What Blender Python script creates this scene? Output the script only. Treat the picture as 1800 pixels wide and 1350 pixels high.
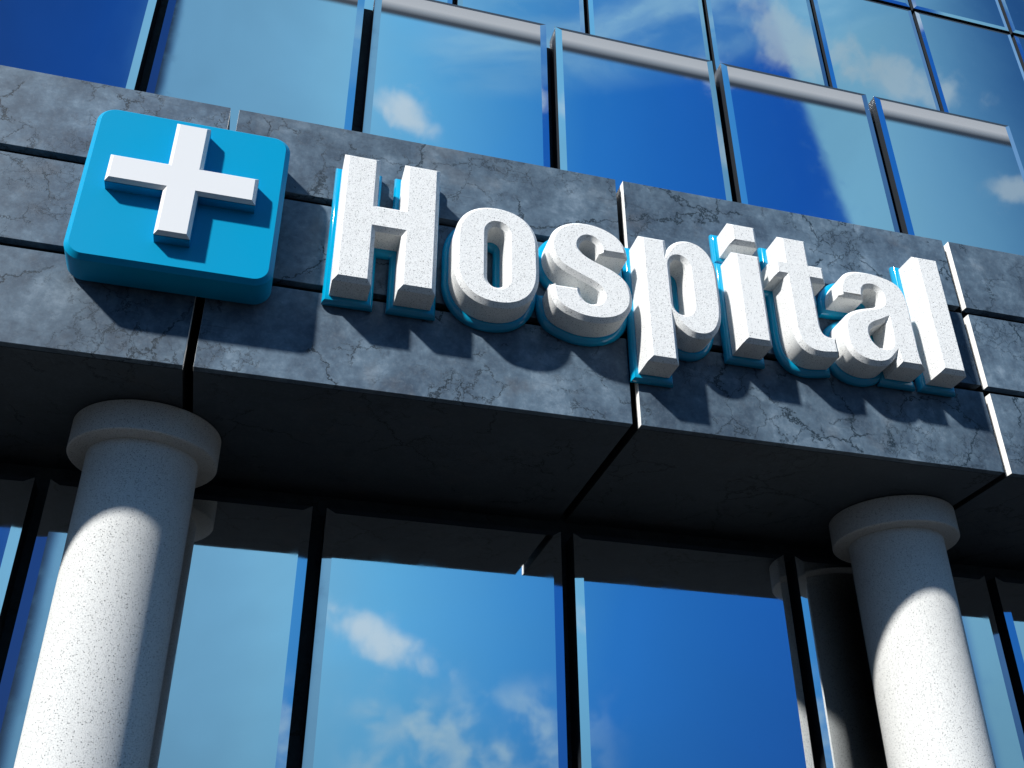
import bpy, bmesh, math, random
from mathutils import Vector, Matrix
random.seed(4)
R = math.radians
sc = bpy.context.scene
for o in list(bpy.data.objects):
    bpy.data.objects.remove(o)
C = sc.collection

# ------------------------------------------------------------------ camera
cam_d = bpy.data.cameras.new('camera')
cam = bpy.data.objects.new('camera', cam_d)
C.objects.link(cam)
ZO = 9.1                       # height of the canopy's top edge above the pavement
RT = Vector((0.965059, -0.262013, -0.00322)); UP = Vector((-0.131081, -0.493372, 0.859885)); FW = Vector((0.226889, 0.829417, 0.510478))
m = Matrix((RT, UP, -FW)).transposed().to_4x4()
m.translation = Vector((0.662638, -7.836031, -7.537439 + ZO))
cam.matrix_world = m
cam_d.sensor_width = 36
cam_d.lens = 1826.481 / 1800 * 36
cam_d.clip_start = 0.05
cam_d.clip_end = 5000
sc.camera = cam

# ------------------------------------------------------------------ sun, sky, exposure
SUN = Vector((1.26, 1.0, -1.20)).normalized()          # the way the sunlight travels
sun_el = math.asin(-SUN.z)
sun_az = math.atan2(-SUN.x, -SUN.y)
sd = bpy.data.lights.new('sun', 'SUN')
sd.energy = 4.0
sd.angle = R(2.6)
sd.color = (1.0, 0.98, 0.94)
sun = bpy.data.objects.new('sun', sd)
C.objects.link(sun)
sun.rotation_euler = SUN.to_track_quat('-Z', 'Y').to_euler()
sun.location = (-30, -30, 40)

sc.view_settings.view_transform = 'Standard'
sc.view_settings.look = 'None'
sc.view_settings.exposure = 0.68
sc.view_settings.gamma = 1
sc.view_settings.use_curve_mapping = False
sc.cycles.max_bounces = 8
sc.cycles.glossy_bounces = 5
sc.cycles.diffuse_bounces = 4
sc.cycles.use_denoising = True
sc.cycles.caustics_reflective = False

W = bpy.data.worlds.new('World')
sc.world = W
W.use_nodes = True
W.cycles.sampling_method = 'MANUAL'
W.cycles.sample_map_resolution = 1024


class NT:
    """small helper that writes node trees"""
    def __init__(s, tree):
        s.t = tree
        tree.nodes.clear()

    def n(s, kind, **kw):
        nd = s.t.nodes.new(kind)
        for k, v in kw.items():
            setattr(nd, k, v)
        return nd

    def put(s, sock, v):
        if hasattr(v, 'is_linked') or hasattr(v, 'links'):
            s.t.links.new(v, sock)
        elif isinstance(v, (tuple, list)) and len(v) == 3 and sock.type == 'RGBA':
            sock.default_value = (*v, 1)
        else:
            sock.default_value = v

    def m(s, op, a, b=0.0, c=0.0, clamp=False):
        nd = s.n('ShaderNodeMath', operation=op, use_clamp=clamp)
        s.put(nd.inputs[0], a)
        s.put(nd.inputs[1], b)
        s.put(nd.inputs[2], c)
        return nd.outputs[0]

    def mix(s, f, a, b, blend='MIX'):
        nd = s.n('ShaderNodeMix', data_type='RGBA', blend_type=blend)
        s.put(nd.inputs[0], f)
        s.put(nd.inputs[6], a)
        s.put(nd.inputs[7], b)
        return nd.outputs[2]

    def ramp(s, f, stops, interp='LINEAR'):
        nd = s.n('ShaderNodeValToRGB')
        nd.color_ramp.interpolation = interp
        e = nd.color_ramp.elements
        while len(e) < len(stops):
            e.new(0.5)
        for k, (p, c) in enumerate(stops):
            e[k].position = p
            e[k].color = (*c, 1) if isinstance(c, tuple) else (c, c, c, 1)
        s.put(nd.inputs[0], f)
        return nd.outputs[0]

    def step(s, x, lo, hi):
        nd = s.n('ShaderNodeMapRange', interpolation_type='SMOOTHSTEP')
        s.put(nd.inputs[0], x)
        nd.inputs[1].default_value = lo
        nd.inputs[2].default_value = hi
        return nd.outputs[0]

    def noise(s, vec, scale, detail=4, rough=0.55, dist=0.0):
        nd = s.n('ShaderNodeTexNoise')
        s.put(nd.inputs['Vector'], vec)
        nd.inputs['Scale'].default_value = scale
        nd.inputs['Detail'].default_value = detail
        nd.inputs['Roughness'].default_value = rough
        nd.inputs['Distortion'].default_value = dist
        return nd


def build_world():
    t = NT(W.node_tree)
    tc = t.n('ShaderNodeTexCoord')
    sep = t.n('ShaderNodeSeparateXYZ')
    t.put(sep.inputs[0], tc.outputs['Generated'])
    x, y, z = sep.outputs
    az = t.m('MULTIPLY', t.m('ARCTAN2', x, t.m('MULTIPLY', y, -1.0)), 57.29578)
    el = t.m('MULTIPLY', t.m('ARCSINE', z), 57.29578)
    cmb = t.n('ShaderNodeCombineXYZ')
    t.put(cmb.inputs[0], t.m('MULTIPLY', az, 0.1))
    t.put(cmb.inputs[1], t.m('MULTIPLY', el, 0.1))
    v = cmb.outputs[0]
    soft = t.noise(v, 0.55, 5, 0.55, 0.6).outputs[0]
    fine = t.noise(v, 1.7, 7, 0.6, 0.5).outputs[0]
    det = t.noise(v, 4.6, 7, 0.62, 0.30).outputs[0]
    wob = t.m('MULTIPLY', t.m('SUBTRACT', soft, 0.5), 5.0)
    azw = t.m('ADD', az, t.m('MULTIPLY', t.m('SUBTRACT', soft, 0.5), 7.0))

    def P(a):
        return (a + 180) / 360
    # broad colour of the clear sky by bearing (0 = straight out from the facade)
    clear = t.ramp(t.m('MULTIPLY_ADD', azw, 1 / 360, 0.5), [
        (P(-150), (.23, .44, .72)), (P(-60), (.32, .60, 1.0)), (P(-32), (.001, .026, .12)), (P(-13), (.002, .060, .31)),
        (P(-5), (.10, .33, .62)), (P(2), (.20, .50, .74)), (P(8), (.12, .44, .76)), (P(15), (.055, .30, .68)),
        (P(21), (.020, .185, .58)), (P(27), (.012, .135, .50)), (P(36), (.006, .085, .43)), (P(45), (.035, .16, .38)),
        (P(52), (.015, .075, .23)), (P(75), (.27, .56, .94)), (P(150), (.23, .44, .72))])
    # thin veils of high cloud with a clean front edge
    veil_l = t.m('MULTIPLY', t.step(az, -10.4, -9.5), t.m('SUBTRACT', 1.0, t.step(azw, -4.0, 7.0)))
    colr = t.mix(t.m('MULTIPLY', veil_l, 0.85), clear, (.17, .40, .60))
    edge = t.m('ADD', az, t.m('MULTIPLY', t.m('MAXIMUM', el, 31.0), 0.2))
    veil_r = t.m('MULTIPLY', t.step(edge, 45.0, 45.8), t.m('SUBTRACT', 1.0, t.step(azw, 39.0, 52.0)))
    colr = t.mix(veil_r, colr, (.18, .43, .62))
    # dark far streak beside the left veil
    dk = t.m('MULTIPLY', t.step(az, -11.7, -10.9), t.m('SUBTRACT', 1.0, t.step(az, -10.4, -9.6)))
    colr = t.mix(t.m('MULTIPLY', dk, 0.9), colr, (.016, .024, .034))

    def blob(a0, e0, sa, se, tilt, amp=3.6, thr=0.0, soft_=1.25, src=None, col=(.52, .66, .77), base=None, op=1.0):
        da = t.m('MULTIPLY', t.m('SUBTRACT', az, a0), 1 / sa)
        de = t.m('MULTIPLY', t.m('ADD', t.m('SUBTRACT', el, e0), t.m('MULTIPLY', t.m('SUBTRACT', az, a0), tilt)), 1 / se)
        d = t.m('ADD', t.m('MULTIPLY', da, da), t.m('MULTIPLY', de, de))
        q = t.m('ADD', t.m('SUBTRACT', 1.0, d), t.m('MULTIPLY', t.m('SUBTRACT', src or det, 0.5), amp))
        k = t.m('MULTIPLY', t.step(q, thr, thr + soft_), op)
        return t.mix(k, base, col)
    # haze low in the sky, wisps
    wisp = t.step(fine, 0.50, 0.68)
    low = t.m('MULTIPLY', t.step(az, 5, 9), t.m('SUBTRACT', 1.0, t.step(az, 16, 22)))
    wisp = t.step(det, 0.40, 0.68)
    low = t.m('MULTIPLY', low, t.m('SUBTRACT', 1.0, t.step(el, 12.5, 15.5)))
    colr = t.mix(t.m('MULTIPLY', t.m('MULTIPLY', wisp, low), 0.85), colr, (.42, .62, .75))
    st = t.noise(v, 0.9, 6, 0.6, 1.4)
    mp = t.n('ShaderNodeMapping')
    mp.inputs['Rotation'].default_value = (0, 0, R(-28))
    mp.inputs['Scale'].default_value = (0.55, 2.6, 1)
    t.put(mp.inputs[0], v)
    t.put(st.inputs['Vector'], mp.outputs[0])
    hi = t.m('MULTIPLY', t.step(az, 5, 14), t.m('MULTIPLY', t.step(el, 45.8, 47.6), t.m('SUBTRACT', 1.0, t.step(el, 52.0, 60.0))))
    colr = t.mix(t.m('MULTIPLY', hi, 0.38), colr, (.10, .34, .62))
    colr = t.mix(t.m('MULTIPLY', t.m('MULTIPLY', t.step(st.outputs[0], 0.42, 0.70), hi), 0.70), colr, (.30, .55, .72))
    # compact clouds
    colr = blob(7.2, 45.1, 3.0, 1.1, 0.36, base=colr)
    colr = blob(7.9, 16.8, 3.8, 1.35, 0.42, base=colr)
    colr = blob(30.8, 46.3, 2.5, 0.9, 0.25, base=colr, op=.85)
    colr = blob(36.5, 46.9, 3.0, 2.6, 0.45, base=colr, col=(.44, .55, .61), op=.65, soft_=.9)
    colr = blob(42.5, 43.9, 5.2, 1.35, 0.55, base=colr, col=(.42, .53, .60), op=.68, soft_=.9)
    colr = blob(48.3, 36.3, 2.4, 0.8, 0.35, base=colr, col=(.36, .47, .56), op=.8, soft_=1.0)
    # elsewhere: scattered cloud so that the sky stays believable all round
    out = t.m('ADD', t.step(az, 60, 80), t.m('SUBTRACT', 1.0, t.step(az, -70, -50)), clamp=True)
    colr = t.mix(t.m('MULTIPLY', t.m('MULTIPLY', t.step(soft, .5, .68), out), 0.6), colr, (.55, .66, .74))
    lvl = t.m('MULTIPLY', t.m('MULTIPLY_ADD', soft, 0.5, 0.76), t.m('MULTIPLY_ADD', t.step(el, 6.0, 19.0), 0.26, 0.78))
    lv = t.n('ShaderNodeCombineXYZ')
    for q in range(3):
        t.put(lv.inputs[q], lvl)
    colr = t.mix(1.0, colr, lv.outputs[0], 'MULTIPLY')
    colr = t.mix(t.step(el, 53, 66), colr, (.25, .50, .90))
    sky = t.n('ShaderNodeTexSky', sky_type='NISHITA')
    sky.sun_disc = False
    sky.sun_elevation = sun_el
    sky.sun_rotation = sun_az
    bg1 = t.n('ShaderNodeBackground')
    bg1.inputs[1].default_value = 0.05
    t.put(bg1.inputs[0], sky.outputs[0])
    bg2 = t.n('ShaderNodeBackground')
    t.put(bg2.inputs[0], colr)
    bg2.inputs[1].default_value = 0.56
    ms = t.n('ShaderNodeMixShader')
    ms.inputs[0].default_value = 0.97
    t.put(ms.inputs[1], bg1.outputs[0])
    t.put(ms.inputs[2], bg2.outputs[0])
    out = t.n('ShaderNodeOutputWorld')
    t.put(out.inputs[0], ms.outputs[0])


build_world()


# ------------------------------------------------------------------ materials
def mat(name):
    M = bpy.data.materials.new(name)
    M.use_nodes = True
    t = NT(M.node_tree)
    b = t.n('ShaderNodeBsdfPrincipled')
    o = t.n('ShaderNodeOutputMaterial')
    t.put(o.inputs[0], b.outputs[0])
    return M, t, b


def coords(t, jitter=True):
    tc = t.n('ShaderNodeTexCoord')
    if not jitter:
        return tc.outputs['Object']
    oi = t.n('ShaderNodeObjectInfo')
    add = t.n('ShaderNodeVectorMath', operation='ADD')
    mul = t.n('ShaderNodeVectorMath', operation='SCALE')
    cm = t.n('ShaderNodeCombineXYZ')
    for k in range(3):
        t.put(cm.inputs[k], oi.outputs['Random'])
    t.put(mul.inputs[0], cm.outputs[0])
    mul.inputs['Scale'].default_value = 37.0
    t.put(add.inputs[0], tc.outputs['Object'])
    t.put(add.inputs[1], mul.outputs[0])
    return add.outputs[0]


def bump(t, b, h, strength, dist):
    bp = t.n('ShaderNodeBump')
    bp.inputs['Strength'].default_value = strength
    bp.inputs['Distance'].default_value = dist
    t.put(bp.inputs['Height'], h)
    t.put(b.inputs['Normal'], bp.outputs[0])


def slate(name, k=1.0, edges=True, calm=0.0):
    M, t, b = mat(name)
    v = coords(t)
    big = t.noise(v, 1.3, 5, 0.6, 0.3).outputs[0]
    mid = t.noise(v, 4.2, 8, 0.68, 0.25).outputs[0]
    fin = t.noise(v, 30, 6, 0.7).outputs[0]
    mid2 = t.noise(v, 11.0, 7, 0.66, 0.3).outputs[0]
    f = t.m('ADD', t.m('ADD', t.m('MULTIPLY', big, 0.42), t.m('MULTIPLY', mid, 0.38)), t.m('MULTIPLY', mid2, 0.20))
    col = t.ramp(f, [(.375, (.032 * k, .052 * k, .080 * k)), (.465, (.056 * k, .088 * k, .126 * k)),
                     (.54, (.088 * k, .134 * k, .182 * k)), (.64, (.175 * k, .236 * k, .295 * k))])
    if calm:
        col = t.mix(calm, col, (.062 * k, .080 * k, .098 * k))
    # rusty-brown faint clouds and dark blotches
    br = t.step(t.noise(v, 1.9, 4, 0.6).outputs[0], .56, .72)
    col = t.mix(t.m('MULTIPLY', br, 0.22), col, (.12 * k, .105 * k, .095 * k))
    bl = t.step(t.noise(v, 8.0, 7, 0.75, .4).outputs[0], .585, .68)
    col = t.mix(t.m('MULTIPLY', bl, 0.40 * (1 - calm)), col, (.030 * k, .045 * k, .066 * k))
    col = t.mix(t.m('MULTIPLY', t.m('SUBTRACT', fin, 0.5), 0.9), col, (.22 * k, .26 * k, .3 * k))
    # every slab is cut from its own block, with two or three tones along it
    oi = t.n('ShaderNodeObjectInfo')
    sx = t.n('ShaderNodeSeparateXYZ')
    t.put(sx.inputs[0], v)
    wn = t.n('ShaderNodeTexWhiteNoise', noise_dimensions='1D')
    t.put(wn.inputs['W'], t.m('ADD', t.m('FLOOR', t.m('MULTIPLY', sx.outputs[0], 0.52)), t.m('MULTIPLY', oi.outputs['Random'], 50)))
    tone = t.m('ADD', t.m('MULTIPLY_ADD', wn.outputs[0], 0.16, 0.82), t.m('MULTIPLY', oi.outputs['Random'], 0.20))
    tv = t.n('ShaderNodeCombineXYZ')
    for q in range(3):
        t.put(tv.inputs[q], tone)
    col = t.mix(1.0, col, tv.outputs[0], 'MULTIPLY')
    # cracks: cell borders, bent by noise, kept only in patches
    dn = t.noise(v, 3.4, 8, 0.72)
    sc_ = t.n('ShaderNodeVectorMath', operation='SCALE')
    t.put(sc_.inputs[0], dn.outputs[1])
    sc_.inputs['Scale'].default_value = 0.42
    ad = t.n('ShaderNodeVectorMath', operation='ADD')
    t.put(ad.inputs[0], v)
    t.put(ad.inputs[1], sc_.outputs[0])
    crack = None
    for scale, wdt, lo, hi, seed in ((1.15, .017, .50, .55, 0), (2.9, .010, .54, .60, 7.3), (6.5, .006, .56, .62, 3.1)):
        vo = t.n('ShaderNodeTexVoronoi', feature='DISTANCE_TO_EDGE')
        vo.inputs['Scale'].default_value = scale
        t.put(vo.inputs['Vector'], ad.outputs[0])
        ofs = t.n('ShaderNodeVectorMath', operation='ADD')
        t.put(ofs.inputs[0], v)
        ofs.inputs[1].default_value = (seed, seed, seed)
        keep = t.step(t.noise(ofs.outputs[0], 1.25, 3, 0.5).outputs[0], lo, hi)
        line = t.m('SUBTRACT', 1.0, t.step(vo.outputs['Distance'], wdt * .25, wdt * scale * .75))
        c = t.m('MULTIPLY', line, keep)
        crack = c if crack is None else t.m('MAXIMUM', crack, c)
    col = t.mix(t.m('MULTIPLY', crack, 0.95), col, (.006 * k, .018 * k, .030 * k))
    # diagonal scratches
    mp = t.n('ShaderNodeMapping')
    mp.inputs['Rotation'].default_value = (0, R(52), 0)
    mp.inputs['Scale'].default_value = (1.0, 1.0, 26.0)
    t.put(mp.inputs[0], v)
    sn = t.noise(mp.outputs[0], 2.4, 2, 0.5).outputs[0]
    keep = t.step(t.noise(v, 1.7, 2, 0.5).outputs[0], .54, .62)
    scr = t.m('MULTIPLY', t.step(sn, .66, .71), keep)
    col = t.mix(t.m('MULTIPLY', scr, 0.45), col, (.03 * k, .042 * k, .06 * k))
    # joint sides: sunlit strip painted pale at the front, shade painted near-black behind
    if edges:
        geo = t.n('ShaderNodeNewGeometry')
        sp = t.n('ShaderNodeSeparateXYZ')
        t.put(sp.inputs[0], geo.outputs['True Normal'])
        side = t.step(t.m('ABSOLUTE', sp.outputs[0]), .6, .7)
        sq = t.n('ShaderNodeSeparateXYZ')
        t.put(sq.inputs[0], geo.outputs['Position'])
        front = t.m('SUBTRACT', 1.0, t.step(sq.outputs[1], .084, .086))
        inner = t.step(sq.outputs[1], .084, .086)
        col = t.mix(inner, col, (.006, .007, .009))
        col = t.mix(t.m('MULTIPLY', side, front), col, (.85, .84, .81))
    t.put(b.inputs['Base Color'], col)
    b.inputs['Roughness'].default_value = 0.62
    b.inputs['Specular IOR Level'].default_value = 0.3
    h = t.m('SUBTRACT', t.m('ADD', t.m('MULTIPLY', mid, .5), t.m('MULTIPLY', fin, .25)), t.m('MULTIPLY', crack, 1.2))
    bump(t, b, h, 0.35, 0.008)
    return M


def granite(name, base, dark, scale, amt, bstr, warm=0.0):
    M, t, b = mat(name)
    v = coords(t)
    n1 = t.noise(v, scale, 4, 0.75).outputs[0]
    n2 = t.noise(v, scale * 2.6, 3, 0.7).outputs[0]
    vo = t.n('ShaderNodeTexVoronoi')
    vo.inputs['Scale'].default_value = scale * .8
    t.put(vo.inputs['Vector'], v)
    pit = t.m('MULTIPLY', t.m('SUBTRACT', 1.0, t.step(vo.outputs['Distance'], .10, .26)), t.step(n1, .43, .52))
    grain = t.step(n2, .50, .70)
    col = t.mix(t.m('MULTIPLY', grain, amt), base, dark)
    col = t.mix(t.m('MULTIPLY', pit, min(1, amt * 2.0)), col, tuple(c * .35 for c in dark))
    lg = t.noise(v, 1.1, 3, .5).outputs[0]
    col = t.mix(t.m('MULTIPLY', t.step(lg, .4, .7), .10), col, tuple(c * .8 for c in base))
    t.put(b.inputs['Base Color'], col)
    b.inputs['Roughness'].default_value = 0.85
    b.inputs['Specular IOR Level'].default_value = 0.25
    h = t.m('SUBTRACT', t.m('MULTIPLY', n2, .6), t.m('MULTIPLY', pit, 1.0))
    bump(t, b, h, bstr, 0.004)
    return M


def paint(name, col, rough=0.3, coat=0.0, spec=0.5):
    M, t, b = mat(name)
    v = coords(t)
    n = t.noise(v, 2.0, 4, .6).outputs[0]
    n2 = t.noise(v, 60, 3, .6).outputs[0]
    c = t.mix(t.m('MULTIPLY', n, .10), col, tuple(x * .8 for x in col))
    t.put(b.inputs['Base Color'], c)
    t.put(b.inputs['Roughness'], t.m('MULTIPLY_ADD', n, .12, rough - .04))
    b.inputs['Coat Weight'].default_value = coat
    b.inputs['Coat Roughness'].default_value = 0.08
    b.inputs['Specular IOR Level'].default_value = spec
    bump(t, b, n2, .03, .001)
    return M


def mirror(name, refl_top=None):
    """coated mirror glass; refl_top = depth of the reflected band painted along the head of the pane (metres)"""
    M, t, b = mat(name)
    v = coords(t, False)
    t.put(b.inputs['Base Color'], (.90, .94, .97))
    b.inputs['Metallic'].default_value = 1.0
    b.inputs['Roughness'].default_value = 0.035
    w = t.noise(v, 0.8, 2, .5).outputs[0]
    dust = t.noise(v, 3.0, 6, .6).outputs[0]
    t.put(b.inputs['Roughness'], t.m('MULTIPLY_ADD', t.step(dust, .45, .8), .05, .025))
    bump(t, b, w, .10, .01)
    if refl_top:
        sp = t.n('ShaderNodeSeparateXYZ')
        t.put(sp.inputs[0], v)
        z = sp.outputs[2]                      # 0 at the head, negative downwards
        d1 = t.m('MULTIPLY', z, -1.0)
        f = t.n('ShaderNodeBsdfPrincipled')  # pale strip fading to dark: a reflection painted as surface colour
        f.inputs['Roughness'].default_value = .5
        colr = t.ramp(t.m('DIVIDE', d1, refl_top), [(.0, (.34, .35, .36)), (.46, (.38, .39, .40)), (.62, (.20, .22, .24)),
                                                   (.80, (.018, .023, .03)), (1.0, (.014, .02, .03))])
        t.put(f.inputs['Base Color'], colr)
        k = t.m('SUBTRACT', 1.0, t.step(d1, refl_top * .86, refl_top * 1.06))
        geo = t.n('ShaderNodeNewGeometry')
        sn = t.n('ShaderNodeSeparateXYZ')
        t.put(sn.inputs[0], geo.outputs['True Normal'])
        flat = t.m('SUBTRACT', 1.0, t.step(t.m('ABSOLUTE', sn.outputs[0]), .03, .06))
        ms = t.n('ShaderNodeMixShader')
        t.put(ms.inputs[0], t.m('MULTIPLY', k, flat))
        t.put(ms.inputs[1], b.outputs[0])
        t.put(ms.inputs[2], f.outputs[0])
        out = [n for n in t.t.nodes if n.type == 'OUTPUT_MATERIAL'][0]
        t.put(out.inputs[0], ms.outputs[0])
    return M


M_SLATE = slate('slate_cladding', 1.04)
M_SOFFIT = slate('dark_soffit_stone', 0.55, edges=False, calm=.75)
M_STONE = granite('white_cast_stone', (.86, .86, .84), (.10, .11, .12), 66, .75, 1.3)
M_COLUMN = granite('grey_granite', (.72, .725, .705), (.10, .115, .13), 66, .90, 1.3)
M_BLUE = paint('blue_enamel', (.0, .30, .53), .35, .0, .12)
M_TUBE = paint('blue_gloss_enamel', (.0, .30, .52), .10, .3, .4)
M_WHITE = paint('white_enamel', (.76, .76, .76), .35)
M_GLASS = mirror('mirror_glass')
M_GLASS_REFL = mirror('mirror_glass_painted_reflection', .52)
M_FRAME = paint('dark_window_frame', (.020, .026, .034), .45)
M_WALL = slate('dark_wall_stone', 0.25, edges=False)


def pavement_mat():
    M, t, b = mat('concrete_paving')
    v = coords(t, False)
    br = t.n('ShaderNodeTexBrick')
    br.inputs['Scale'].default_value = 1.0
    br.inputs['Mortar Size'].default_value = .008
    br.inputs['Brick Width'].default_value = 1.2
    br.inputs['Row Height'].default_value = .6
    br.inputs['Color1'].default_value = (.042, .042, .042, 1)
    br.inputs['Color2'].default_value = (.034, .034, .035, 1)
    br.inputs['Mortar'].default_value = (.015, .015, .015, 1)
    t.put(br.inputs['Vector'], v)
    n = t.noise(v, .7, 6, .6).outputs[0]
    c = t.mix(t.m('MULTIPLY', n, .5), br.outputs[0], (.025, .025, .026))
    t.put(b.inputs['Base Color'], c)
    b.inputs['Roughness'].default_value = .9
    return M


M_PAVE = pavement_mat()


def ground_mat():
    M, t, b = mat('open_ground')
    v = coords(t, False)
    n = t.noise(v, .02, 6, .6).outputs[0]
    t.put(b.inputs['Base Color'], t.ramp(n, [(.35, (.030, .032, .030)), (.6, (.05, .05, .045))]))
    b.inputs['Roughness'].default_value = .95
    return M


# ------------------------------------------------------------------ object helpers
def link(name, me, M, parent=None, loc=None):
    o = bpy.data.objects.new(name, me)
    C.objects.link(o)
    if M:
        me.materials.clear()
        for mm in (M if isinstance(M, (list, tuple)) else [M]):
            me.materials.append(mm)
    if parent:
        o.parent = parent
    if loc:
        o.location = loc
    return o


def tag(o, label=None, cat=None, group=None, kind=None):
    if label: o['label'] = label
    if cat: o['category'] = cat
    if group: o['group'] = group
    if kind: o['kind'] = kind
    return o


def empty(name, loc):
    o = bpy.data.objects.new(name, None)
    o.empty_display_size = .3
    o.location = loc
    C.objects.link(o)
    return o


def box_bm(bm, x0, x1, y0, y1, z0, z1, mi=0):
    vs = [bm.verts.new(p) for p in ((x0, y0, z0), (x1, y0, z0), (x1, y1, z0), (x0, y1, z0),
                                    (x0, y0, z1), (x1, y0, z1), (x1, y1, z1), (x0, y1, z1))]
    fs = []
    for q in ((0, 3, 2, 1), (4, 5, 6, 7), (0, 1, 5, 4), (1, 2, 6, 5), (2, 3, 7, 6), (3, 0, 4, 7)):
        f = bm.faces.new([vs[i] for i in q])
        f.material_index = mi
        fs.append(f)
    return fs


def finish(bm, bevel=0.0, seg=2, smooth=None):
    if bevel:
        bmesh.ops.bevel(bm, geom=list(bm.edges), offset=bevel, segments=seg, affect='EDGES', profile=.6)
    me = bpy.data.meshes.new('m')
    bm.to_mesh(me)
    bm.free()
    if smooth:
        for p in me.polygons:
            p.use_smooth = True
        me.set_sharp_from_angle(angle=R(smooth))
    return me


def box(name, M, parent, x0, x1, y0, y1, z0, z1, bevel=0.0, loc=None):
    """loc = object origin; the coordinates are given in the parent's space"""
    loc = Vector(loc) if loc else Vector(((x0 + x1) / 2, (y0 + y1) / 2, z0))
    bm = bmesh.new()
    box_bm(bm, x0 - loc.x, x1 - loc.x, y0 - loc.y, y1 - loc.y, z0 - loc.z, z1 - loc.z)
    return link(name, finish(bm, bevel), M, parent, loc)


# ------------------------------------------------------------------ ground
bm = bmesh.new()
bmesh.ops.create_grid(bm, x_segments=2, y_segments=2, size=2500)
g = link('ground', finish(bm), ground_mat(), loc=(0, 0, -.12))
tag(g, kind='structure')
bm = bmesh.new()
box_bm(bm, -30, 34, -26, 2.34, -.25, 0)
g = link('pavement', finish(bm), M_PAVE)
tag(g, kind='structure')

# ------------------------------------------------------------------ building
GL = 2.04            # mirror face of the street-side panes
BW = 2.35            # wall behind them
PW = 2.6365          # spacing of the panes
X0 = -1.299
GAP = .1408
INS, DEP = .095, .0117


def pane_mesh(w, h):
    """bevelled mirror pane; origin at the middle of its head edge, face towards -y"""
    bm = bmesh.new()
    a = [(-w / 2, DEP, -h), (w / 2, DEP, -h), (w / 2, DEP, 0), (-w / 2, DEP, 0)]
    i = INS
    b_ = [(-w / 2 + i, 0, -h + i), (w / 2 - i, 0, -h + i), (w / 2 - i, 0, -.06), (-w / 2 + i, 0, -.06)]
    A = [bm.verts.new(p) for p in a]
    B = [bm.verts.new(p) for p in b_]
    K = [bm.verts.new((p[0], DEP + .02, p[2])) for p in a]
    bm.faces.new(B)
    for k in range(4):
        f = bm.faces.new((A[k], A[(k + 1) % 4], B[(k + 1) % 4], B[k]))
        if k == 2:
            f.material_index = 1           # head bevel: its dark reflection painted with the frame colour
        f = bm.faces.new((K[k], K[(k + 1) % 4], A[(k + 1) % 4], A[k]))
        f.material_index = 1
    f = bm.faces.new(K[::-1])
    f.material_index = 1
    bmesh.ops.recalc_face_normals(bm, faces=bm.faces)
    return finish(bm)


def tray_mesh(w, h, d):
    bm = bmesh.new()
    box_bm(bm, -w / 2 + .004, w / 2 - .004, DEP + .0205, d, -h + .004, -.004)
    return finish(bm)


def windows(parent, x0, n, pw, gap, y, ztop, h, depth, glass, k0=0):
    w = pw - gap
    pm, tm = pane_mesh(w, h), tray_mesh(w, h, depth)
    pm.materials.append(glass); pm.materials.append(M_FRAME)
    tm.materials.append(M_FRAME)
    for k in range(k0, k0 + n):
        f = link('window', tm, None, parent, (x0 + pw * (k + .5) - parent.location.x, y - parent.location.y, ztop - parent.location.z))
        link('pane', pm, None, f)


bld = empty('hospital_building', (4, 2.35, 0))
tag(bld, 'dark stone hospital block with tall mirror windows above and below the sign canopy', 'building')
box('wall', M_WALL, bld, -9.4 - 4, 12.1 - 4, 0, 3.0, 0, ZO + 4.62)
windows(bld, X0, 8, PW, GAP, GL, ZO - 3.2132, 5.62, BW - GL - .003, M_GLASS, -3)
windows(bld, X0, 8, PW, GAP, GL, ZO + 4.749, 5.2, BW - GL - .003, M_GLASS_REFL, -3)

twr = empty('hospital_tower', (6, 5.45, 0))
tag(twr, 'taller mirror glass tower rising set back behind the street block, top right', 'building')
box('wall', M_WALL, twr, -8.3, 12.4, -.02, 8.0, 0, ZO + 18.4)
windows(twr, 5.767, 8, PW, .105, 5.15, ZO + 11.75, 6.9, .28, M_GLASS, -3)
windows(twr, 5.767, 8, PW, .105, 5.15, ZO + 18.2, 6.34, .28, M_GLASS, -3)

# ------------------------------------------------------------------ canopy band that carries the sign
can = empty('entrance_canopy', (0, 0, ZO - 2.967))
tag(can, 'deep entrance canopy of cracked dark slate slabs in three rows, carrying the sign', 'canopy')
G2 = .0423
rows = [(0.0, -.9282, 0), (-1.0197, -1.9453, 1), (-2.0305, -2.967, 2)]
for ix in range(-2, 3):
    xa, xb = 4 * ix + G2, 4 * (ix + 1) - G2
    for za, zb, r in rows:
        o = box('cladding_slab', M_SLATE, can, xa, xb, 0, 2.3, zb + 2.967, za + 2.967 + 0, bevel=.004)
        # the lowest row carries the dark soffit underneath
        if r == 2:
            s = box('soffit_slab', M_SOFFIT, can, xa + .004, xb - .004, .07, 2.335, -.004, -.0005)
# dark steel behind the joints
for ix in range(-2, 3):
    box('steel_core', M_FRAME, can, 4 * ix + .5, 4 * ix + 3.5, .9, 2.2, .9282 + .01, 1.05 - .03)
    box('steel_core', M_FRAME, can, 4 * ix + .5, 4 * ix + 3.5, .9, 2.2, 1.9485, 2.037)

# ------------------------------------------------------------------ columns
def lathe(bm, prof, n=96):
    rings = []
    for r, z in prof:
        rings.append([bm.verts.new((r * math.cos(2 * math.pi * k / n), r * math.sin(2 * math.pi * k / n), z)) for k in range(n)])
    for a, b_ in zip(rings, rings[1:]):
        for k in range(n):
            bm.faces.new((a[k], a[(k + 1) % n], b_[(k + 1) % n], b_[k]))
    bm.faces.new(rings[0][::-1])
    bm.faces.new(rings[-1])


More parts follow.
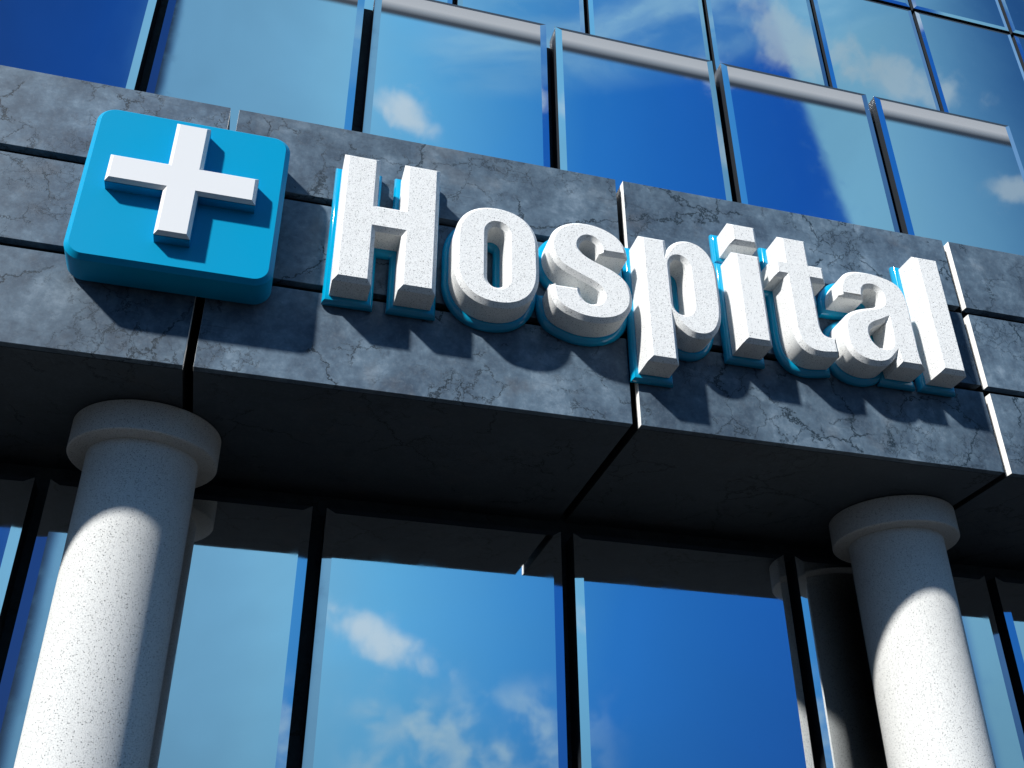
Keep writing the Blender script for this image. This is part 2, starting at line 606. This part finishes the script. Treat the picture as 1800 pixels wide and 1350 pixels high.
def column(x, label):
    c = tag(empty('column', (x, 1.33, 0)), label, 'column', 'round granite columns under the canopy')
    H = ZO - 2.967 - .006
    CH = .30
    bm = bmesh.new()
    lathe(bm, [(.493, .32), (.493, H - CH)])
    link('shaft', finish(bm, smooth=40), M_COLUMN, c)
    bm = bmesh.new()
    lathe(bm, [(.640, H - CH), (.655, H - CH + .004), (.662, H - CH + .012), (.662, H - .012), (.655, H - .004), (.64, H)])
    link('capital', finish(bm, smooth=40), M_COLUMN, c)
    bm = bmesh.new()
    lathe(bm, [(.70, 0), (.70, .16), (.66, .18), (.62, .24), (.56, .30), (.50, .32)])
    link('base', finish(bm, smooth=40), M_COLUMN, c)


column(-.35, 'round grey granite column under the blue cross box, with flat drum capital')
column(7.50, 'round grey granite column under the end of the word, with flat drum capital')

# ------------------------------------------------------------------ outlines -> solids
def catmull(pts, closed=False, n=7):
    out = []
    N = len(pts)
    rng = range(N) if closed else range(N - 1)
    for i in rng:
        p1, p2 = pts[i], pts[(i + 1) % N]
        p0 = pts[i - 1] if (closed or i > 0) else (2 * p1[0] - p2[0], 2 * p1[1] - p2[1])
        p3 = pts[(i + 2) % N] if (closed or i < N - 2) else (2 * p2[0] - p1[0], 2 * p2[1] - p1[1])
        P = [Vector(p) for p in (p0, p1, p2, p3)]
        t = [0.0]
        for a, b_ in zip(P, P[1:]):
            t.append(t[-1] + max(1e-4, (b_ - a).length ** .5))
        for k in range(n):
            u = t[1] + (t[2] - t[1]) * k / n
            A1 = P[0] * ((t[1] - u) / (t[1] - t[0])) + P[1] * ((u - t[0]) / (t[1] - t[0]))
            A2 = P[1] * ((t[2] - u) / (t[2] - t[1])) + P[2] * ((u - t[1]) / (t[2] - t[1]))
            A3 = P[2] * ((t[3] - u) / (t[3] - t[2])) + P[3] * ((u - t[2]) / (t[3] - t[2]))
            B1 = A1 * ((t[2] - u) / (t[2] - t[0])) + A2 * ((u - t[0]) / (t[2] - t[0]))
            B2 = A2 * ((t[3] - u) / (t[3] - t[1])) + A3 * ((u - t[1]) / (t[3] - t[1]))
            q = B1 * ((t[2] - u) / (t[2] - t[1])) + B2 * ((u - t[1]) / (t[2] - t[1]))
            out.append((q.x, q.y))
    if not closed:
        out.append(tuple(pts[-1]))
    return out


def outline(items):
    """items: list of points; a nested list is a smooth run joined to its neighbours' corners"""
    if isinstance(items, dict):
        return catmull(items['loop'], True)
    out = []
    n = len(items)
    for i, it in enumerate(items):
        if isinstance(it, tuple):
            out.append(it)
        else:
            prev, nxt = items[i - 1], items[(i + 1) % n]
            run = [prev] + it + [nxt]
            out += catmull(run)[1:-1]
    return out


def quarter(p, q, first, k=.60, n=12):
    """quarter curve from p to q; first = 'v' leaves p vertically, 'h' horizontally"""
    if first == 'v':
        a = (p[0], p[1] + (q[1] - p[1]) * k); b_ = (q[0] - (q[0] - p[0]) * k, q[1])
    else:
        a = (p[0] + (q[0] - p[0]) * k, p[1]); b_ = (q[0], q[1] - (q[1] - p[1]) * k)
    out = []
    for i in range(n + 1):
        t = i / n; s = 1 - t
        out.append(tuple(s ** 3 * p[j] + 3 * s * s * t * a[j] + 3 * s * t * t * b_[j] + t ** 3 * q[j] for j in (0, 1)))
    return out


def oval(x0, x1, z0, z1, r, k=.6, cx=None):
    cx = (x0 + x1) / 2
    pts = []
    for seg in (quarter((x0, z1 - r), (cx, z1), 'v', k), quarter((cx, z1), (x1, z1 - r), 'h', k),
                quarter((x1, z0 + r), (cx, z0), 'v', k), quarter((cx, z0), (x0, z0 + r), 'h', k)):
        pts += seg[:-1] if pts and seg[0] == pts[-1] else seg
    out = []
    for p in pts:
        if not out or (abs(p[0] - out[-1][0]) + abs(p[1] - out[-1][1])) > 1e-5:
            out.append(p)
    if abs(out[0][0] - out[-1][0]) + abs(out[0][1] - out[-1][1]) < 1e-5:
        out.pop()
    return out


def rrect(x0, x1, z0, z1, r, n=10):
    pts = []
    for cx, cz, a in ((x1 - r, z1 - r, 0), (x0 + r, z1 - r, 90), (x0 + r, z0 + r, 180), (x1 - r, z0 + r, 270)):
        for i in range(n + 1):
            t = R(a + 90 * i / n)
            pts.append((cx + r * math.cos(t), cz + r * math.sin(t)))
    return pts


def solid(loops, y_front, y_back, bevel, inset, res, smooth=40):
    """flat outline(s) in x-z, extruded from y_back to y_front with a bevelled rim.
    inset: how far the front face lies inside the outline (0 = the rim bulges outside it)"""
    cu = bpy.data.curves.new('c', 'CURVE')
    cu.dimensions = '2D'
    cu.fill_mode = 'BOTH'
    th = (y_back - y_front) / 2
    cu.extrude = th - bevel
    cu.bevel_depth = bevel
    cu.bevel_resolution = res
    cu.offset = -bevel if inset else 0.0
    for lp in loops:
        sp = cu.splines.new('POLY')
        sp.points.add(len(lp) - 1)
        for k, (x, z) in enumerate(lp):
            sp.points[k].co = (x, z, 0, 1)
        sp.use_cyclic_u = True
    ob = bpy.data.objects.new('tmp', cu)
    C.objects.link(ob)
    dg = bpy.context.evaluated_depsgraph_get()
    me = bpy.data.meshes.new_from_object(ob.evaluated_get(dg))
    bpy.data.objects.remove(ob)
    bpy.data.curves.remove(cu)
    yc = (y_front + y_back) / 2
    me.transform(Matrix(((1, 0, 0, 0), (0, 0, -1, yc), (0, 1, 0, 0), (0, 0, 0, 1))))
    bm = bmesh.new()
    bm.from_mesh(me)
    bmesh.ops.remove_doubles(bm, verts=bm.verts, dist=.0004)
    bmesh.ops.recalc_face_normals(bm, faces=bm.faces)
    bm.to_mesh(me)
    bm.free()
    for p in me.polygons:
        p.use_smooth = True
    me.set_sharp_from_angle(angle=R(smooth))
    return me


# ------------------------------------------------------------------ the word
YO, BEV = -.335, .042              # rim plane of the letters, chamfer
KS = (YO + 7.836) / (-.36 + 7.836)
def S(p):                          # survey plane -> rim plane (same sight lines)
    return (.6626 + (p[0] - .6626) * KS, -7.5374 + (p[1] + 7.5374) * KS)


T1, B1, XH = -.664, -2.129, -1.036
GLY = {
 'H': [[(1.085, T1), (1.423, T1), (1.423, -1.225), (1.659, -1.225), (1.659, T1), (2.001, T1), (2.001, B1), (1.663, B1), (1.663, -1.520),
        (1.425, -1.520), (1.425, B1), (1.085, B1)]],
 'o': [oval(2.158, 2.974, -2.162, -1.003, .44, .62), oval(2.473, 2.657, -1.936, -1.230, .105, .56)],
 's': [outline([(3.871, -1.357), (3.577, -1.362),
        [(3.570, -1.295), (3.551, -1.245), (3.510, -1.212), (3.456, -1.205), (3.409, -1.235), (3.384, -1.285), (3.387, -1.335), (3.417, -1.379),
         (3.466, -1.414), (3.541, -1.453), (3.636, -1.490), (3.730, -1.535), (3.803, -1.590), (3.857, -1.662), (3.883, -1.746), (3.891, -1.833),
         (3.878, -1.923), (3.841, -2.001), (3.781, -2.069), (3.696, -2.120), (3.589, -2.152), (3.480, -2.162), (3.375, -2.153), (3.280, -2.125),
         (3.195, -2.088), (3.135, -2.040), (3.100, -1.975), (3.083, -1.900)],
        (3.075, -1.796), (3.371, -1.796),
        [(3.374, -1.850), (3.390, -1.900), (3.426, -1.940), (3.478, -1.955), (3.532, -1.940), (3.566, -1.900), (3.575, -1.850), (3.556, -1.798),
         (3.505, -1.755), (3.434, -1.720), (3.311, -1.662), (3.190, -1.596), (3.125, -1.527), (3.088, -1.444), (3.074, -1.355), (3.082, -1.270),
         (3.113, -1.185), (3.170, -1.110), (3.255, -1.050), (3.360, -1.012), (3.470, -1.002), (3.585, -1.015), (3.695, -1.055), (3.785, -1.117),
         (3.842, -1.200), (3.865, -1.285)]])],
 'p': [outline([(4.003, XH), (4.289, XH), (4.289, -1.165),
        [(4.341, -1.091), (4.407, -1.036), (4.491, -1.005), (4.573, -1.005), (4.647, -1.030), (4.710, -1.080), (4.763, -1.157), (4.795, -1.245),
         (4.809, -1.352), (4.812, -1.500), (4.812, -1.660), (4.809, -1.800), (4.799, -1.891), (4.780, -1.967), (4.745, -2.046), (4.690, -2.112),
         (4.623, -2.150), (4.543, -2.163), (4.467, -2.151), (4.400, -2.112), (4.346, -2.062)],
        (4.310, -2.010), (4.310, -2.490), (4.003, -2.490)]), oval(4.311, 4.488, -1.912, -1.260, .12, .58)],
 'i': [[(5.005, XH), (5.313, XH), (5.313, B1 + .004), (5.005, B1 + .004)]],
 'idot': [[(5.005, T1), (5.313, T1), (5.313, -.930), (5.005, -.930)]],
 't': [outline([(5.562, -.724), (5.879, -.724), (5.879, -1.038), (6.031, -1.038), (6.031, -1.252), (5.880, -1.252),
        [(5.880, -1.400), (5.880, -1.600), (5.880, -1.770), (5.885, -1.833), (5.905, -1.880), (5.955, -1.903)],
        (6.033, -1.907), (6.033, -2.125),
        [(5.936, -2.142), (5.824, -2.152), (5.731, -2.140), (5.655, -2.100), (5.595, -2.020), (5.569, -1.920), (5.562, -1.800), (5.562, -1.600),
         (5.562, -1.400)],
        (5.562, -1.252), (5.455, -1.252), (5.455, -1.038), (5.562, -1.038)])],
 'a': [outline([(6.445, -1.375), (6.155, -1.375),
        [(6.160, -1.290), (6.180, -1.210), (6.215, -1.140), (6.265, -1.082), (6.320, -1.043), (6.400, -1.015), (6.499, -1.004), (6.600, -1.006),
         (6.700, -1.020), (6.800, -1.050), (6.880, -1.097), (6.933, -1.165), (6.960, -1.250), (6.968, -1.350), (6.969, -1.500), (6.969, -1.700),
         (6.969, -1.900), (6.974, -2.020)],
        (6.990, -2.128), (6.690, -2.128), (6.680, -2.030),
        [(6.630, -2.085), (6.570, -2.130), (6.477, -2.160), (6.370, -2.163), (6.270, -2.138), (6.194, -2.088), (6.149, -2.018), (6.126, -1.930),
         (6.122, -1.830), (6.132, -1.730), (6.165, -1.645), (6.220, -1.583), (6.300, -1.530), (6.380, -1.495), (6.460, -1.470), (6.530, -1.450),
         (6.594, -1.419), (6.635, -1.380), (6.648, -1.315), (6.635, -1.252), (6.600, -1.218), (6.540, -1.208), (6.483, -1.230), (6.453, -1.283)]]),
       outline([(6.653, -1.605),
        [(6.600, -1.635), (6.551, -1.658), (6.490, -1.692), (6.450, -1.737), (6.435, -1.790), (6.440, -1.842), (6.460, -1.885), (6.500, -1.925),
         (6.560, -1.937), (6.610, -1.918), (6.638, -1.870), (6.650, -1.800)], (6.653, -1.720)])],
 'l': [[(7.166, T1), (7.472, T1), (7.472, -2.126), (7.166, -2.126)]],
}
WORD = [('letter_h', ['H'], 'white stone capital H with blue rim, tallest letter, next to the cross box'),
        ('letter_o', ['o'], 'white stone letter o with blue rim, between the H and the s'),
        ('letter_s', ['s'], 'white stone letter s with blue rim, over the left side of the middle joint'),
        ('letter_p', ['p'], 'white stone letter p with blue rim, its leg dropping below the others'),
        ('letter_i', ['i', 'idot'], 'white stone letter i with blue rim and separate square dot'),
        ('letter_t', ['t'], 'white stone letter t with blue rim, between the i and the a'),
        ('letter_a', ['a'], 'white stone letter a with blue rim, second to last of the word'),
        ('letter_l', ['l'], 'white stone letter l with blue rim, a plain tall bar ending the word')]
for name, keys, label in WORD:
    loops = [[S(p) for p in lp] for lp in GLY[keys[0]]]
    xm = sum(p[0] for p in loops[0]) / len(loops[0])
    root = tag(empty('letter', (xm, 0, ZO + S((0, B1))[1])), label, 'letter', 'raised letters of the sign')
    zr = S((0, B1))[1]
    for key, pn in zip(keys, ('body', 'dot')):
        lps = [[(S(p)[0] - xm, S(p)[1] - zr) for p in lp] for lp in GLY[key]]
        b_ = link(pn, solid(lps, YO - BEV, -.028, BEV, True, 0, 30), M_STONE, root)
        link('rim', solid(lps, -.096, .024, .0585, False, 5, 50), M_TUBE, b_)

# ------------------------------------------------------------------ cross sign
zr = -2.295
sg = tag(empty('cross_sign', (-.265, 0, ZO + zr)), 'square bright blue sign box with rounded corners and a raised white medical cross', 'sign')
o = link('box', solid([[(x + .265, z - zr) for x, z in rrect(-1.116, .584, -2.295, -.600, .165)]], -.378, -.004, .042, True, 0, 25), M_BLUE, sg)


def plus(xa, xb, xc, xd, za, zb, zc, zd):
    return [(xb, zd), (xc, zd), (xc, zc), (xd, zc), (xd, zb), (xc, zb), (xc, za), (xb, za), (xb, zb), (xa, zb), (xa, zc), (xb, zc)]


pl = [(x + .265, z - zr) for x, z in plus(-.898, -.421, -.129, .350, -2.034, -1.556, -1.262, -.780)]
cr = link('cross', solid([pl], -.520, -.452, .030, True, 0, 25), M_WHITE, sg)
bm = bmesh.new()
pl2 = [Vector((x, 0, z)) for x, z in pl]
a = [bm.verts.new((p.x, -.4885, p.z)) for p in pl2]
b_ = [bm.verts.new((p.x, -.377, p.z)) for p in pl2]
for k in range(12):
    bm.faces.new((a[k], a[(k + 1) % 12], b_[(k + 1) % 12], b_[k]))
bmesh.ops.recalc_face_normals(bm, faces=bm.faces)
link('cross_side', finish(bm), M_BLUE, cr)
